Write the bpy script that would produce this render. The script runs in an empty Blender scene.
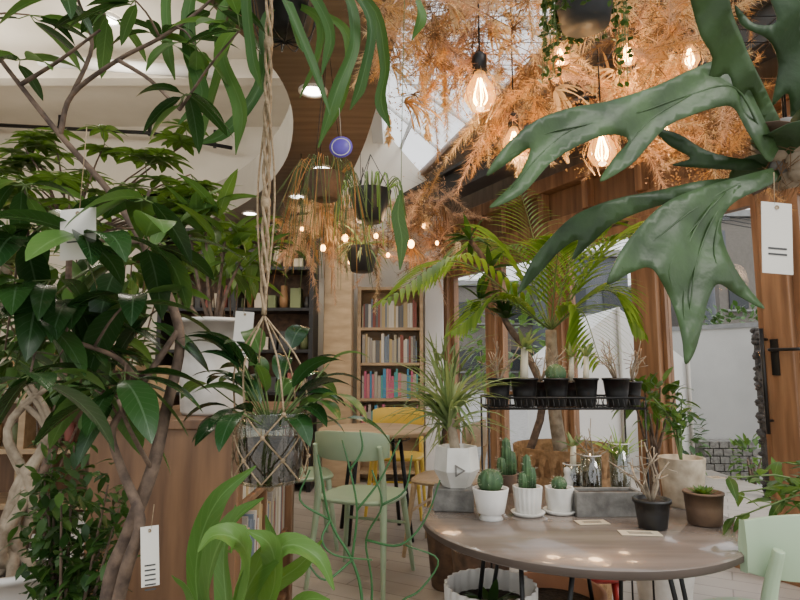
import bpy, math, random
from mathutils import Vector as V, Matrix
from mathutils.geometry import delaunay_2d_cdt
R=random.Random(11)
pi=math.pi
CAMZ=1.14; PIT=math.atan(68/580); F=580.0
cp,sp=math.cos(PIT),math.sin(PIT)
CAM=V((0,0,CAMZ))
def ray(px,py):
    rx=(px-400)/F; ry=(300-py)/F
    return V((rx,cp-ry*sp,sp+ry*cp))
def S(px,py,d):
    r=ray(px,py); return CAM+r*(d/r.y)
def G(px,py,z):
    r=ray(px,py); return CAM+r*((z-CAMZ)/r.z)
# ------------------------------------------------------------ materials
def newmat(n):
    m=bpy.data.materials.new(n); m.use_nodes=True
    nt=m.node_tree; return m,nt,nt.nodes,nt.links,nt.nodes['Principled BSDF']
def mixc(nt,f,a,b):
    n=nt.nodes.new('ShaderNodeMix'); n.data_type='RGBA'
    for i,x in ((0,f),(6,a),(7,b)):
        if isinstance(x,(tuple,list)): n.inputs[i].default_value=(*x[:3],1)
        elif isinstance(x,(int,float)): n.inputs[i].default_value=x
        else: nt.links.new(x,n.inputs[i])
    return n.outputs[2]
def math_(nt,op,a,b=None):
    n=nt.nodes.new('ShaderNodeMath'); n.operation=op
    for i,x in enumerate((a,b)):
        if x is None: continue
        if isinstance(x,(int,float)): n.inputs[i].default_value=x
        else: nt.links.new(x,n.inputs[i])
    return n.outputs[0]
def pbr(n,c,rough=.6,metal=0,c2=None,sc=8,bump=0,stretch=None,coat=0,det=4):
    m,nt,N,L,b=newmat(n)
    c2=c2 or tuple(x*.75 for x in c)
    tc=N.new('ShaderNodeTexCoord'); nz=N.new('ShaderNodeTexNoise'); nz.inputs['Scale'].default_value=sc; nz.inputs['Detail'].default_value=det
    mp=N.new('ShaderNodeMapping'); L.new(tc.outputs['Object'],mp.inputs[0]); L.new(mp.outputs[0],nz.inputs['Vector'])
    if stretch: mp.inputs['Scale'].default_value=stretch
    mr=N.new('ShaderNodeMapRange'); mr.inputs[1].default_value=.32; mr.inputs[2].default_value=.68; L.new(nz.outputs[0],mr.inputs[0])
    L.new(mixc(nt,mr.outputs[0],c2,c),b.inputs['Base Color'])
    b.inputs['Roughness'].default_value=rough; b.inputs['Metallic'].default_value=metal
    if coat: b.inputs['Coat Weight'].default_value=coat
    if bump:
        bp=N.new('ShaderNodeBump'); bp.inputs['Strength'].default_value=bump; bp.inputs['Distance'].default_value=.01
        L.new(nz.outputs[0],bp.inputs['Height']); L.new(bp.outputs[0],b.inputs['Normal'])
    return m
def leafm(n,c1,c2,rough=.38,trans=.3,vein=.35,noise=0,spec=.32,bump=0):
    m,nt,N,L,b=newmat(n)
    g=N.new('ShaderNodeNewGeometry'); col=mixc(nt,g.outputs['Random Per Island'],c1,c2)
    if noise:
        tc=N.new('ShaderNodeTexCoord'); nz=N.new('ShaderNodeTexNoise'); nz.inputs['Scale'].default_value=noise; nz.inputs['Detail'].default_value=6; L.new(tc.outputs['Object'],nz.inputs['Vector'])
        mr=N.new('ShaderNodeMapRange'); mr.inputs[1].default_value=.35; mr.inputs[2].default_value=.7; L.new(nz.outputs[0],mr.inputs[0])
        col=mixc(nt,mr.outputs[0],col,tuple(x*.5 for x in c1))
        if bump:
            bp=N.new('ShaderNodeBump'); bp.inputs['Strength'].default_value=bump; bp.inputs['Distance'].default_value=.01
            L.new(nz.outputs[0],bp.inputs['Height']); L.new(bp.outputs[0],b.inputs['Normal'])
    if vein:
        uv=N.new('ShaderNodeUVMap'); sx=N.new('ShaderNodeSeparateXYZ'); L.new(uv.outputs[0],sx.inputs[0])
        a=math_(nt,'ABSOLUTE',math_(nt,'SUBTRACT',sx.outputs[0],.5))
        mid=math_(nt,'LESS_THAN',a,.03)
        w=math_(nt,'FRACT',math_(nt,'MULTIPLY',math_(nt,'SUBTRACT',sx.outputs[1],math_(nt,'MULTIPLY',a,.35)),11))
        sv=math_(nt,'MULTIPLY',math_(nt,'LESS_THAN',w,.1),.35)
        f=math_(nt,'MULTIPLY',math_(nt,'MAXIMUM',mid,sv),vein)
        col=mixc(nt,f,col,tuple(min(1,x*1.6+.1) for x in c2))
    L.new(col,b.inputs['Base Color']); b.inputs['Roughness'].default_value=rough; b.inputs['Specular IOR Level'].default_value=spec
    if trans:
        t=N.new('ShaderNodeBsdfTranslucent'); L.new(mixc(nt,.4,col,(c2[0]*1.8+.03,c2[1]*1.8+.03,c2[2])),t.inputs[0])
        mx=N.new('ShaderNodeMixShader'); mx.inputs[0].default_value=trans
        L.new(b.outputs[0],mx.inputs[1]); L.new(t.outputs[0],mx.inputs[2]); L.new(mx.outputs[0],N['Material Output'].inputs[0])
    return m
def emis(n,c,s):
    m,nt,N,L,b=newmat(n); b.inputs['Base Color'].default_value=(*c,1)
    b.inputs['Emission Color'].default_value=(*c,1); b.inputs['Emission Strength'].default_value=s; return m
def glassm(n,tint=(1,1,1),refl=.08,em=None):
    m,nt,N,L,b=newmat(n); t=N.new('ShaderNodeBsdfTransparent'); t.inputs[0].default_value=(*tint,1)
    g=N.new('ShaderNodeBsdfGlossy'); g.inputs['Roughness'].default_value=.03
    lw=N.new('ShaderNodeLayerWeight'); lw.inputs[0].default_value=.25
    f=math_(nt,'ADD',math_(nt,'MULTIPLY',lw.outputs['Facing'],.05 if refl<.05 else .35),refl*.3)
    mx=N.new('ShaderNodeMixShader'); L.new(f,mx.inputs[0]); L.new(t.outputs[0],mx.inputs[1]); L.new(g.outputs[0],mx.inputs[2])
    out=mx.outputs[0]
    if em:
        e=N.new('ShaderNodeEmission'); e.inputs[0].default_value=(*em[0],1); e.inputs[1].default_value=em[1]
        ad=N.new('ShaderNodeAddShader'); L.new(out,ad.inputs[0]); L.new(e.outputs[0],ad.inputs[1]); out=ad.outputs[0]
    L.new(out,N['Material Output'].inputs[0]); return m
M={}
M['ficus']=leafm('ficus_leaf',(.008,.03,.008),(.028,.08,.018),.27,.18,.3)
M['ficus2']=leafm('ficus_leaf_light',(.03,.085,.018),(.09,.19,.04),.33,.3,.3)
M['schef']=leafm('schefflera_leaf',(.025,.072,.012),(.1,.19,.03),.4,.35)
M['dark']=leafm('spath_leaf',(.007,.029,.008),(.022,.07,.016),.22,.13,.25)
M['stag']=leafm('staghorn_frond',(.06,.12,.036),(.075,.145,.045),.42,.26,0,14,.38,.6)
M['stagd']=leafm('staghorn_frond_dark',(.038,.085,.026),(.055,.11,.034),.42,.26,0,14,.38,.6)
M['epi']=leafm('epiphyllum_stem',(.018,.065,.013),(.06,.145,.03),.5,.32,.2,0,.25)
M['nest']=leafm('strap_fern_leaf',(.055,.14,.024),(.105,.21,.04),.42,.32,.25,0,.3)
M['palm']=leafm('palm_leaf',(.055,.14,.014),(.22,.35,.05),.4,.45,0)
M['drac']=leafm('dracaena_leaf',(.075,.14,.055),(.25,.32,.13),.4,.3,.2)
M['shrub']=leafm('shrub_leaf',(.012,.042,.009),(.06,.135,.025),.35,.2,0)
M['lime']=leafm('lime_leaf',(.16,.32,.05),(.34,.5,.12),.45,.4,0)
M['rhip']=pbr('pencil_stem',(.03,.125,.03),.5,c2=(.018,.08,.02))
M['bark']=pbr('ficus_bark',(.17,.115,.078),.85,c2=(.055,.036,.026),sc=35,bump=.6)
M['barkl']=pbr('pale_bark',(.38,.31,.22),.85,c2=(.16,.12,.08),sc=25,bump=.6)
M['stem']=pbr('green_stem',(.1,.16,.04),.6)
M['wh']=pbr('white_ceramic',(.8,.78,.74),.35,c2=(.7,.68,.64),coat=.2)
M['whm']=pbr('white_matte',(.72,.7,.65),.7,c2=(.56,.54,.49),sc=14)
M['blk']=pbr('black_plastic',(.014,.014,.015),.4,c2=(.008,.008,.008))
M['blkm']=pbr('black_metal',(.012,.012,.012),.4,metal=.3)
M['brown']=pbr('brown_clay',(.16,.095,.055),.7,c2=(.06,.037,.025),sc=18,bump=.2)
M['beige']=pbr('beige_stoneware',(.55,.46,.34),.75,c2=(.28,.22,.15),sc=22,bump=.3)
M['card']=pbr('kraft_card',(.55,.47,.34),.8,c2=(.5,.42,.3),sc=5)
M['conc']=pbr('concrete',(.2,.19,.17),.9,c2=(.1,.093,.083),sc=30,bump=.4)
M['soil']=pbr('soil',(.05,.033,.02),.95,c2=(.015,.01,.007),sc=80,bump=.8)
M['cact']=pbr('cactus_green',(.07,.14,.05),.6,c2=(.03,.075,.03),sc=40)
M['spine']=pbr('cactus_spine',(.7,.65,.5),.7)
M['rope']=pbr('jute_rope',(.42,.31,.19),.9,c2=(.24,.17,.095),sc=90,bump=.6)
M['tag']=pbr('paper_tag',(.7,.67,.6),.8,c2=(.63,.6,.53),sc=5)
M['ink']=pbr('ink',(.06,.06,.06),.8)
M['cab']=pbr('cabinet_wood',(.235,.125,.06),.45,c2=(.1,.05,.025),sc=4,stretch=(5,5,.5),bump=.06,det=8)
M['frame']=pbr('window_frame_wood',(.31,.165,.08),.45,c2=(.15,.073,.034),sc=5,stretch=(5,5,.4),bump=.05,det=8)
M['lwood']=pbr('light_wood',(.52,.37,.22),.5,c2=(.36,.25,.14),sc=5,stretch=(1,5,4),det=8)
M['sof']=pbr('soffit_wood',(.16,.118,.082),.55,c2=(.1,.07,.047),sc=4,stretch=(.5,5,1),det=8)
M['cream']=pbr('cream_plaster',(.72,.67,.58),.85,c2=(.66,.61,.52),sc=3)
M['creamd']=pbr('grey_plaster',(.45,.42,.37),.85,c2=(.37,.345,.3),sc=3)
M['steel']=pbr('grey_steel_beam',(.05,.054,.058),.5,metal=.2)
M['mint']=pbr('mint_plastic',(.36,.47,.31),.4,c2=(.32,.43,.28),sc=3)
M['yel']=pbr('yellow_plastic',(.72,.49,.07),.4,c2=(.64,.43,.06),sc=3)
M['red']=pbr('red_plastic',(.4,.035,.03),.4)
M['ttop']=pbr('table_top',(.235,.19,.16),.22,c2=(.15,.118,.097),sc=2.5,stretch=(1,7,1),coat=.55,det=10)
M['tedge']=pbr('table_edge',(.1,.075,.06),.5)
M['glass']=glassm('window_glass',(1,1,1),.02)
M['jar']=glassm('jar_glass',(.82,.86,.8),.5)
M['bulb']=glassm('bulb_glass',(1,.8,.5),.25,((1,.42,.1),1.0))
M['fil']=emis('filament',(1,.6,.22),70)
M['fairy']=emis('warm_lamp',(1,.45,.12),22)
M['down']=emis('downlight_lens',(1,.93,.8),16)
M['pampc']=leafm('pampas_cream',(.45,.32,.19),(.78,.62,.42),.85,.38,0)
M['pampo']=leafm('dried_tan',(.34,.175,.065),(.66,.4,.18),.85,.38,0)
M['pampp']=leafm('dried_pink',(.42,.26,.18),(.66,.45,.33),.85,.38,0)
M['pampb']=leafm('dried_brown',(.12,.065,.035),(.3,.18,.09),.8,.25,0)
M['fabric']=pbr('offwhite_paint',(.74,.73,.7),.7,c2=(.68,.67,.64),sc=2)
M['asph']=pbr('exterior_paving',(.3,.29,.27),.9,c2=(.2,.19,.18),sc=9)
M['extw']=pbr('exterior_render',(.5,.49,.46),.9,c2=(.4,.39,.37),sc=1.5,bump=.1)
M['bldg']=pbr('building_grey',(.1,.108,.12),.8,c2=(.08,.087,.1),sc=2)
M['bldgb']=pbr('building_tan',(.15,.135,.115),.8,c2=(.12,.105,.09))
M['bldgt']=pbr('building_trim',(.25,.25,.245),.8)
M['win']=pbr('building_window',(.02,.025,.03),.4)
M['purple']=pbr('purple_card',(.12,.07,.45),.4)
M['stone']=pbr('dark_stone',(.1,.09,.08),.9,c2=(.02,.02,.02),sc=18,bump=.9)
M['basket']=pbr('basket_rattan',(.38,.22,.1),.8,c2=(.2,.11,.045),sc=40,bump=.6)
M['terra']=pbr('terracotta',(.45,.21,.11),.8)
def planks():
    m,nt,N,L,b=newmat('floor_planks')
    tc=N.new('ShaderNodeTexCoord'); br=N.new('ShaderNodeTexBrick'); mp=N.new('ShaderNodeMapping'); mp.inputs['Rotation'].default_value=(0,0,.5)
    L.new(tc.outputs['Object'],mp.inputs[0]); L.new(mp.outputs[0],br.inputs['Vector'])
    br.inputs['Scale'].default_value=1; br.inputs['Brick Width'].default_value=1.2; br.inputs['Row Height'].default_value=.15; br.inputs['Mortar Size'].default_value=.004
    br.inputs['Color1'].default_value=(.38,.33,.27,1); br.inputs['Color2'].default_value=(.27,.225,.185,1); br.inputs['Mortar'].default_value=(.1,.08,.06,1)
    nz=N.new('ShaderNodeTexNoise'); nz.inputs['Scale'].default_value=6; nz.inputs['Detail'].default_value=8
    L.new(mp.outputs[0],nz.inputs['Vector'])
    L.new(mixc(nt,math_(nt,'MULTIPLY',nz.outputs[0],.6),br.outputs[0],(.45,.4,.35)),b.inputs['Base Color']); b.inputs['Roughness'].default_value=.45
    return m
M['floor']=planks()
def poly():
    m,nt,N,L,b=newmat('polycarbonate_roof'); t=N.new('ShaderNodeBsdfTranslucent'); t.inputs[0].default_value=(.95,.96,.97,1)
    tr=N.new('ShaderNodeBsdfTransparent'); mx=N.new('ShaderNodeMixShader'); mx.inputs[0].default_value=.8
    L.new(t.outputs[0],mx.inputs[1]); L.new(tr.outputs[0],mx.inputs[2]); L.new(mx.outputs[0],N['Material Output'].inputs[0]); return m
M['poly']=poly()
def multi(n,cols,rough=.6):
    m,nt,N,L,b=newmat(n); g=N.new('ShaderNodeNewGeometry'); cr=N.new('ShaderNodeValToRGB'); cr.color_ramp.interpolation='CONSTANT'
    e=cr.color_ramp.elements
    while len(e)<len(cols): e.new(.5)
    for i,c in enumerate(cols): e[i].position=i/len(cols); e[i].color=(*c,1)
    L.new(g.outputs['Random Per Island'],cr.inputs[0]); L.new(cr.outputs[0],b.inputs['Base Color']); b.inputs['Roughness'].default_value=rough; return m
M['books']=multi('book_covers',[(.5,.45,.36),(.16,.2,.25),(.45,.34,.17),(.6,.55,.47),(.25,.08,.06),(.14,.14,.14),(.42,.37,.25),(.33,.3,.26)])
M['binders']=multi('binder_covers',[(.5,.12,.2),(.08,.32,.32),(.55,.2,.22),(.06,.24,.4),(.4,.36,.3)])
M['goods']=multi('shop_goods',[(.3,.16,.07),(.42,.36,.26),(.05,.05,.05),(.15,.18,.08),(.3,.1,.08),(.55,.48,.38)])
# ------------------------------------------------------------ mesh builder
def cat(pts,n):
    if len(pts)==2: return [pts[0].lerp(pts[1],i/n) for i in range(n+1)]
    P=[pts[0]*2-pts[1]]+list(pts)+[pts[-1]*2-pts[-2]]; out=[]; k=len(pts)-1
    for i in range(n+1):
        u=i/n*k; j=min(int(u),k-1); t=u-j; a,b,c,d=P[j:j+4]
        out.append(.5*((2*b)+(c-a)*t+(2*a-5*b+4*c-d)*t*t+(3*b-a-3*c+d)*t**3))
    return out
def lin(a,t):
    if not isinstance(a,(list,tuple)): return a
    u=t*(len(a)-1); j=min(int(u),len(a)-2); return a[j]+(a[j+1]-a[j])*(u-j)
PROF={'ov':lambda t: math.sin(pi*min(1,t**.8))**.75 if 0<t<1 else 0,
 'el':lambda t: math.sin(pi*t)**.6 if 0<t<1 else 0,
 'lance':lambda t: (math.sin(pi*t**.7)**.9 if 0<t<1 else 0),
 'grass':lambda t: min(1,.45+t*4)*(1-t)**.55}
def ru(z=1.0):
    while True:
        v=V((R.uniform(-1,1),R.uniform(-1,1),R.uniform(-1,1)*z))
        if .05<v.length<1: return v.normalized()
class MB:
    def __init__(s,n): s.n=n;s.v=[];s.f=[];s.m=[];s.uv=[];s.sm=[];s.mats=[]
    def add(s,vs,fs,mat,smooth=True,uv=None):
        if mat not in s.mats: s.mats.append(mat)
        k=s.mats.index(mat); b=len(s.v); s.v+=[tuple(x) for x in vs]; s.uv+=(uv or [(0.,0.)]*len(vs))
        for f in fs: s.f.append([b+i for i in f]); s.m.append(k); s.sm.append(smooth)
    def box(s,c,sz,mat,rz=0,mtx=None):
        c=V(c); q=[]
        for z in(-.5,.5):
            for x,y in((-.5,-.5),(.5,-.5),(.5,.5),(-.5,.5)):
                p=V((x*sz[0],y*sz[1],z*sz[2]))
                p=(mtx@p) if mtx else Matrix.Rotation(rz,3,'Z')@p
                q.append(c+p)
        s.add(q,[(3,2,1,0),(4,5,6,7),(0,1,5,4),(1,2,6,5),(2,3,7,6),(3,0,4,7)],mat,False)
    def lathe(s,prof,c,mat,seg=28,mod=None,mtx=None,smooth=True):
        c=V(c); q=[]
        for r,z in prof:
            for i in range(seg):
                a=2*pi*i/seg; rr=mod(a,r,z) if mod else r
                p=V((rr*math.cos(a),rr*math.sin(a),z))
                if mtx: p=mtx@p
                q.append(c+p)
        fs=[]
        for j in range(len(prof)-1):
            for i in range(seg):
                k=(i+1)%seg; fs.append((j*seg+i,j*seg+k,(j+1)*seg+k,(j+1)*seg+i))
        s.add(q,fs,mat,smooth)
    def disc(s,c,r,mat,seg=28):
        c=V(c); s.add([c+V((r*math.cos(2*pi*i/seg),r*math.sin(2*pi*i/seg),0)) for i in range(seg)],[tuple(range(seg))],mat,False)
    def ball(s,c,r,mat,sx=1,sz=1,seg=14,mod=None):
        n=seg//2; s.lathe([(max(1e-4,r*sx*math.sin(pi*i/n)),-r*sz*math.cos(pi*i/n)) for i in range(n+1)],c,mat,seg,mod)
    def tube(s,pts,rad,mat,seg=6,n=None):
        pts=[V(p) for p in pts]; n=n or max(2,(len(pts)-1)*5 if len(pts)>2 else 1)
        P=cat(pts,n); q=[]; up=None
        for i,p in enumerate(P):
            t=(P[min(i+1,n)]-P[max(i-1,0)]); t=t.normalized() if t.length>1e-9 else V((0,0,1))
            if up is None: up=t.orthogonal().normalized()
            up=(up-t*up.dot(t)); up=up.normalized() if up.length>1e-6 else t.orthogonal().normalized()
            b=t.cross(up); r=lin(rad,i/n)
            for k in range(seg):
                a=2*pi*k/seg; q.append(p+up*(math.cos(a)*r)+b*(math.sin(a)*r))
        fs=[(j*seg+i,j*seg+(i+1)%seg,(j+1)*seg+(i+1)%seg,(j+1)*seg+i) for j in range(n) for i in range(seg)]
        fs+=[tuple(range(seg))[::-1],tuple(n*seg+i for i in range(seg))]
        s.add(q,fs,mat); return P
    def leaf(s,p,d,L,W,mat,droop=.5,shape='ov',n=7,fold=.2,up=None,wave=0):
        p=V(p); d=V(d).normalized(); up=V(up) if up else V((0,0,1))+ru()*.3
        sd=d.cross(up); sd=sd.normalized() if sd.length>.05 else d.orthogonal().normalized()
        q=[];uv=[];pr=PROF[shape]; ph=R.random()*6
        for i in range(n+1):
            t=i/n; w=max(W/2*pr(t),W*.012); nn=sd.cross(d)
            wv=wave*math.sin(t*9+ph)*W
            q+=[p-sd*w+nn*(fold*w+wv),p,p+sd*w+nn*(fold*w-wv)]; uv+=[(0,t),(.5,t),(1,t)]
            p=p+d*(L/n); d=(d+V((0,0,-droop/n))).normalized()
        fs=[]
        for i in range(n):
            a=i*3; fs+=[(a,a+1,a+4,a+3),(a+1,a+2,a+5,a+4)]
        s.add(q,fs,mat,True,uv)
    def ribbon(s,pts,w,mat,nh=(0,-1,.25),n=16,cup=.12,wave=0):
        P=cat([V(p) for p in pts],n); q=[];uv=[];nh=V(nh); ph=R.random()*6
        for i,p in enumerate(P):
            t=(P[min(i+1,n)]-P[max(i-1,0)]).normalized(); sd=t.cross(nh).normalized(); nn=sd.cross(t); ww=lin(w,i/n)/2
            wv=wave*math.sin(i/n*11+ph)
            for k in(-1,-.5,0,.5,1):
                q.append(p+sd*(ww*k)+nn*(cup*ww*abs(k)+wv*k*ww)); uv.append((.5+k/2,i/n))
        fs=[(a*5+k,a*5+k+1,a*5+k+6,a*5+k+5) for a in range(n) for k in range(4)]
        s.add(q,fs,mat,True,uv)
    def blade(s,outl,dfun,mat,step=9):
        O=cat([V((a,b,0)) for a,b in outl]+[V((outl[0][0],outl[0][1],0))],len(outl)*5)[:-1]
        pts=[V((p.x,p.y)) for p in O]; n=len(pts)
        xs=[p.x for p in pts]; ys=[p.y for p in pts]
        def inside(x,y):
            c=False; j=n-1
            for i in range(n):
                if (ys[i]>y)!=(ys[j]>y) and x<(xs[j]-xs[i])*(y-ys[i])/(ys[j]-ys[i])+xs[i]: c=not c
                j=i
            return c
        ins=[]; y=min(ys)
        while y<max(ys):
            x=min(xs)+(step/2 if int(y/step)%2 else 0)
            while x<max(xs):
                if inside(x,y) and min((x-p.x)**2+(y-p.y)**2 for p in pts)>(step*.5)**2: ins.append(V((x,y)))
                x+=step
            y+=step
        r=delaunay_2d_cdt(pts+ins,[(i,(i+1)%n) for i in range(n)],[],1,1e-4)
        s.add([S(p.x,p.y,dfun(p.x,p.y)) for p in r[0]],[tuple(f) for f in r[2]],mat,True)
    def hair(s,p,d,L,w,mat):
        sd=d.cross(ru()); sd=sd.normalized()*w; s.add([p-sd,p+sd,p+d*L],[(0,1,2)],mat,False)
    def done(s,bevel=0,solid=0,loc=None,rz=0,parent=None):
        me=bpy.data.meshes.new(s.n); me.from_pydata(s.v,[],s.f)
        for m in s.mats: me.materials.append(M[m])
        me.polygons.foreach_set('material_index',s.m); me.polygons.foreach_set('use_smooth',s.sm)
        ul=me.uv_layers.new(name='UVMap'); idx=[0]*len(me.loops); me.loops.foreach_get('vertex_index',idx)
        fl=[]
        for i in idx: fl+=s.uv[i]
        ul.data.foreach_set('uv',fl); me.update()
        o=bpy.data.objects.new(s.n,me); bpy.context.collection.objects.link(o)
        if loc is not None: o.location=loc
        o.rotation_euler[2]=rz
        if bevel: b=o.modifiers.new('b','BEVEL'); b.width=bevel; b.segments=2; b.limit_method='ANGLE'
        if solid: b=o.modifiers.new('s','SOLIDIFY'); b.thickness=solid
        if parent: o.parent=parent
        return o
def pot(mb,c,r0,r1,h,mat,soil=True,mod=None,seg=28,th=.006,rim=0,smooth=True):
    pr=[(.001,0),(r0*.93,0),(r0,h*.03),(r0+(r1-r0)*.5,h*.5),(r1,h-rim*.02-.001)]
    if rim: pr+=[(r1+rim,h-rim*3),(r1+rim,h)]
    else: pr+=[(r1,h)]
    pr+=[(r1-th,h),(r1-th*1.2,h*.85),(.001,h*.84)]
    mb.lathe(pr,c,mat,seg,mod,smooth=smooth)
    if soil: mb.disc(V(c)+V((0,0,h*.88)),r1-th*1.1,'soil',seg)
def lamp(name,loc,e,col,size,typ='POINT'):
    l=bpy.data.lights.new(name,typ); l.energy=e; l.color=col; l.shadow_soft_size=size
    o=bpy.data.objects.new(name,l); o.location=loc; bpy.context.collection.objects.link(o); return o
# ------------------------------------------------------------ room shell
u=V((-.477,.880,0)).normalized(); nrm=V((.880,.477,0)).normalized(); A=V((2.16,3.28,0))
def Wp(s,o,z): return A+u*s+nrm*o+V((0,0,z))
WA=math.atan2(u.y,u.x)
def wbox(mb,s0,s1,o0,o1,z0,z1,mat): mb.box(Wp((s0+s1)/2,(o0+o1)/2,(z0+z1)/2),(abs(s1-s0),abs(o1-o0),z1-z0),mat,WA)
BY=6.4; CZ=3.9
m=MB('floor'); m.box((-1,2.6,-.05),(9,8.2,.1),'floor'); m.done()
m=MB('ground'); m.box((8,14,-.16),(60,60,.08),'asph'); m.done()
m=MB('wall_back'); m.box((-2.475,BY+.06,1.95),(4.45,.12,3.9),'cream'); m.done()
m=MB('wall_left'); m.box((-4.66,3.2,1.95),(.12,6.6,3.9),'cream'); m.done()
m=MB('ceiling'); m.box((-2.45,3.4,CZ+.05),(4.5,6.2,.1),'cream')
for y in(2.2,3.6,5.0): m.box((-2.45,y,CZ-.09),(4.5,.14,.18),'cream')
m.done()
m=MB('trim_window_header')
wbox(m,-2.2,3.55,-.06,.08,2.2,2.38,'frame'); wbox(m,-2.2,3.55,-.02,.05,2.38,2.62,'cab'); wbox(m,-2.2,3.55,-.12,.08,2.62,2.74,'frame'); wbox(m,-2.2,3.55,-.03,.06,2.74,2.95,'sof')
for k in range(12): wbox(m,-2.2+k*.5,-2.14+k*.5,-.10,-.02,2.38,2.62,'frame')
m.done(.006)
m=MB('steel_beam'); wbox(m,-2.2,3.5,-.5,-.42,2.78,2.98,'steel'); wbox(m,-2.2,3.5,-.56,-.36,2.76,2.79,'steel'); wbox(m,-2.2,3.5,-.56,-.36,2.97,3.0,'steel'); m.done()
posts=[-1.78,-.91,-.02,.85,1.72,2.59,3.4]
for i,sv in enumerate(posts):
    hw=.1 if i==3 else .075
    m=MB('trim_%d'%(i+1)); wbox(m,sv-hw,sv+hw,-.08,.06,0,2.2,'frame'); m.done(.006)
for i in range(len(posts)-1):
    a,b=posts[i]+.07,posts[i+1]-.07
    isd=(i==1); m=MB(('door_1' if isd else 'window_%d'%(i+1)))
    w=.06
    wbox(m,a,a+w,-.03,.03,.02,2.19,'frame'); wbox(m,b-w,b,-.03,.03,.02,2.19,'frame'); wbox(m,a+w,b-w,-.03,.03,2.1,2.19,'frame'); wbox(m,a+w,b-w,-.03,.03,.02,.14,'frame')
    wbox(m,a+w,b-w,-.004,.004,.14,2.1,'glass')
    if i==4: wbox(m,a+w,b-w,-.02,.02,.9,.93,'frame')
    if isd:
        hs=.04
        m.tube([Wp(hs,-.13,.78),Wp(hs,-.13,1.36)],.011,'blkm',8); m.tube([Wp(hs,-.07,.85),Wp(hs,-.13,.85)],.008,'blkm'); m.tube([Wp(hs,-.07,1.3),Wp(hs,-.13,1.3)],.008,'blkm')
        m.tube([Wp(hs-.04,-.07,1.24),Wp(hs-.04,-.13,1.24),Wp(hs-.2,-.14,1.24)],.009,'blkm',8); wbox(m,hs-.06,hs-.02,-.09,-.08,1.1,1.3,'blkm')
    m.done()
m=MB('baseboard_window'); wbox(m,-2.2,3.5,-.1,.08,-.02,.025,'frame'); m.done()
m=MB('skylight_roof')
rp=[V((-.25,.4,3.95)),V((-.25,6.5,3.95)),Wp(3.6,.15,2.97),Wp(-2.2,.15,2.97)]
k=.6; q1=rp[0].lerp(rp[3],k); q2=rp[1].lerp(rp[2],k)
m.add([rp[0],rp[1],q2,q1],[(0,1,2,3)],'poly',False)
for i in range(9):
    t=i/8; a=rp[0].lerp(rp[1],t); b=rp[3].lerp(rp[2],t); m.tube([a,b],.022,'fabric',4)
for t in(.3,): m.tube([rp[0].lerp(rp[3],t),rp[1].lerp(rp[2],t)],.02,'fabric',4)
m.done()
m=MB('ceiling_wood_boards'); m.add([q1,q2,rp[2],rp[3]],[(0,1,2,3)],'sof',False)
for i in range(24):
    t=i/23; m.tube([q1.lerp(q2,t),rp[3].lerp(rp[2],t)],.012,'frame',4)
m.tube([q1,q2],.05,'frame',4); m.done()
m=MB('trim_skylight_beam'); m.box((-.25,3.4,3.85),(.12,6.2,.3),'fabric'); m.done()
m=MB('wall_gable'); m.add([V((x,y,z)) for y in(BY+.02,BY+.1) for x,z in((-.25,0),(.56,0),(.56,2.97),(-.25,3.95))],[(0,1,2,3),(7,6,5,4),(0,4,5,1),(1,5,6,2),(2,6,7,3),(3,7,4,0)],'cream',False); m.done()
left=[(150,236),(215,217),(255,196),(283,165),(293,130),(287,92),(262,55),(225,20),(180,-30),(120,-70)]
right=[(440,-70),(402,20),(384,80),(366,140),(348,180),(330,208),(300,222)]
SZ=2.75
LP=cat([G(a,b,SZ) for a,b in left],36); RP=cat([G(a,b,SZ) for a,b in right],20)
loop=LP+RP+[V((RP[-1].x,BY-.02,SZ)),V((LP[0].x,BY-.02,SZ))]
loop=[V((p.x,min(p.y,BY-.02),p.z)) for p in loop]
m=MB('curved_soffit'); n=len(loop); H=V((0,0,.38))
m.add(loop,[tuple(range(n))],'sof',False); m.add([p+H for p in loop],[tuple(range(n))[::-1]],'cream',False)
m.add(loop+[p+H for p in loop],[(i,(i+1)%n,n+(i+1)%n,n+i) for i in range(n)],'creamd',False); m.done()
for i,(a,b) in enumerate([(322,168),(313,90),(250,213),(297,196)]):
    c=G(a,b,SZ); m=MB('downlight'); m.lathe([(.085,-.002),(.085,-.012),(.068,-.012),(.064,-.004)],c,'wh',24); m.disc(c+V((0,0,-.005)),.065,'down',24); m.done()
    l=lamp('downlight_lamp',c+V((0,0,-.04)),24,(1,.88,.7),.06,'SPOT'); l.data.spot_size=1.9
for x,y in((-2.6,3.0),(-2.3,4.3),(-1.3,3.0),(-3.4,4.4)):  # invented fixtures with fill lamps, added to brighten the left wall and ceiling
    m=MB('downlight'); c=V((x,y,CZ-.002)); m.lathe([(.085,-.002),(.085,-.03),(.068,-.03),(.064,-.02)],c,'wh',24); m.disc(c+V((0,0,-.021)),.065,'down',24); m.done()
    lamp('added_ceiling_fill',c+V((0,0,-.5)),20,(1,.92,.8),.1)
m=MB('ceiling_pipe'); m.tube([S(-60,122,6.1),S(150,133,6.1),S(232,148,6.1)],.022,'blkm',8,2); m.tube([S(40,60,4.6),S(220,74,4.6)],.05,'fabric',10)
for a,b in((60,128),(150,133),(215,145)): m.box(S(a,b-6,6.1),(.03,.03,.2),'blkm')
m.done()
m=MB('column'); m.box((-.62,5.88,1.37),(.28,.28,2.74),'lwood'); m.done(.01)
m=MB('column'); m.box((.36,6.2,1.48),(.2,.2,2.95),'fabric'); m.done(.01)
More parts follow.
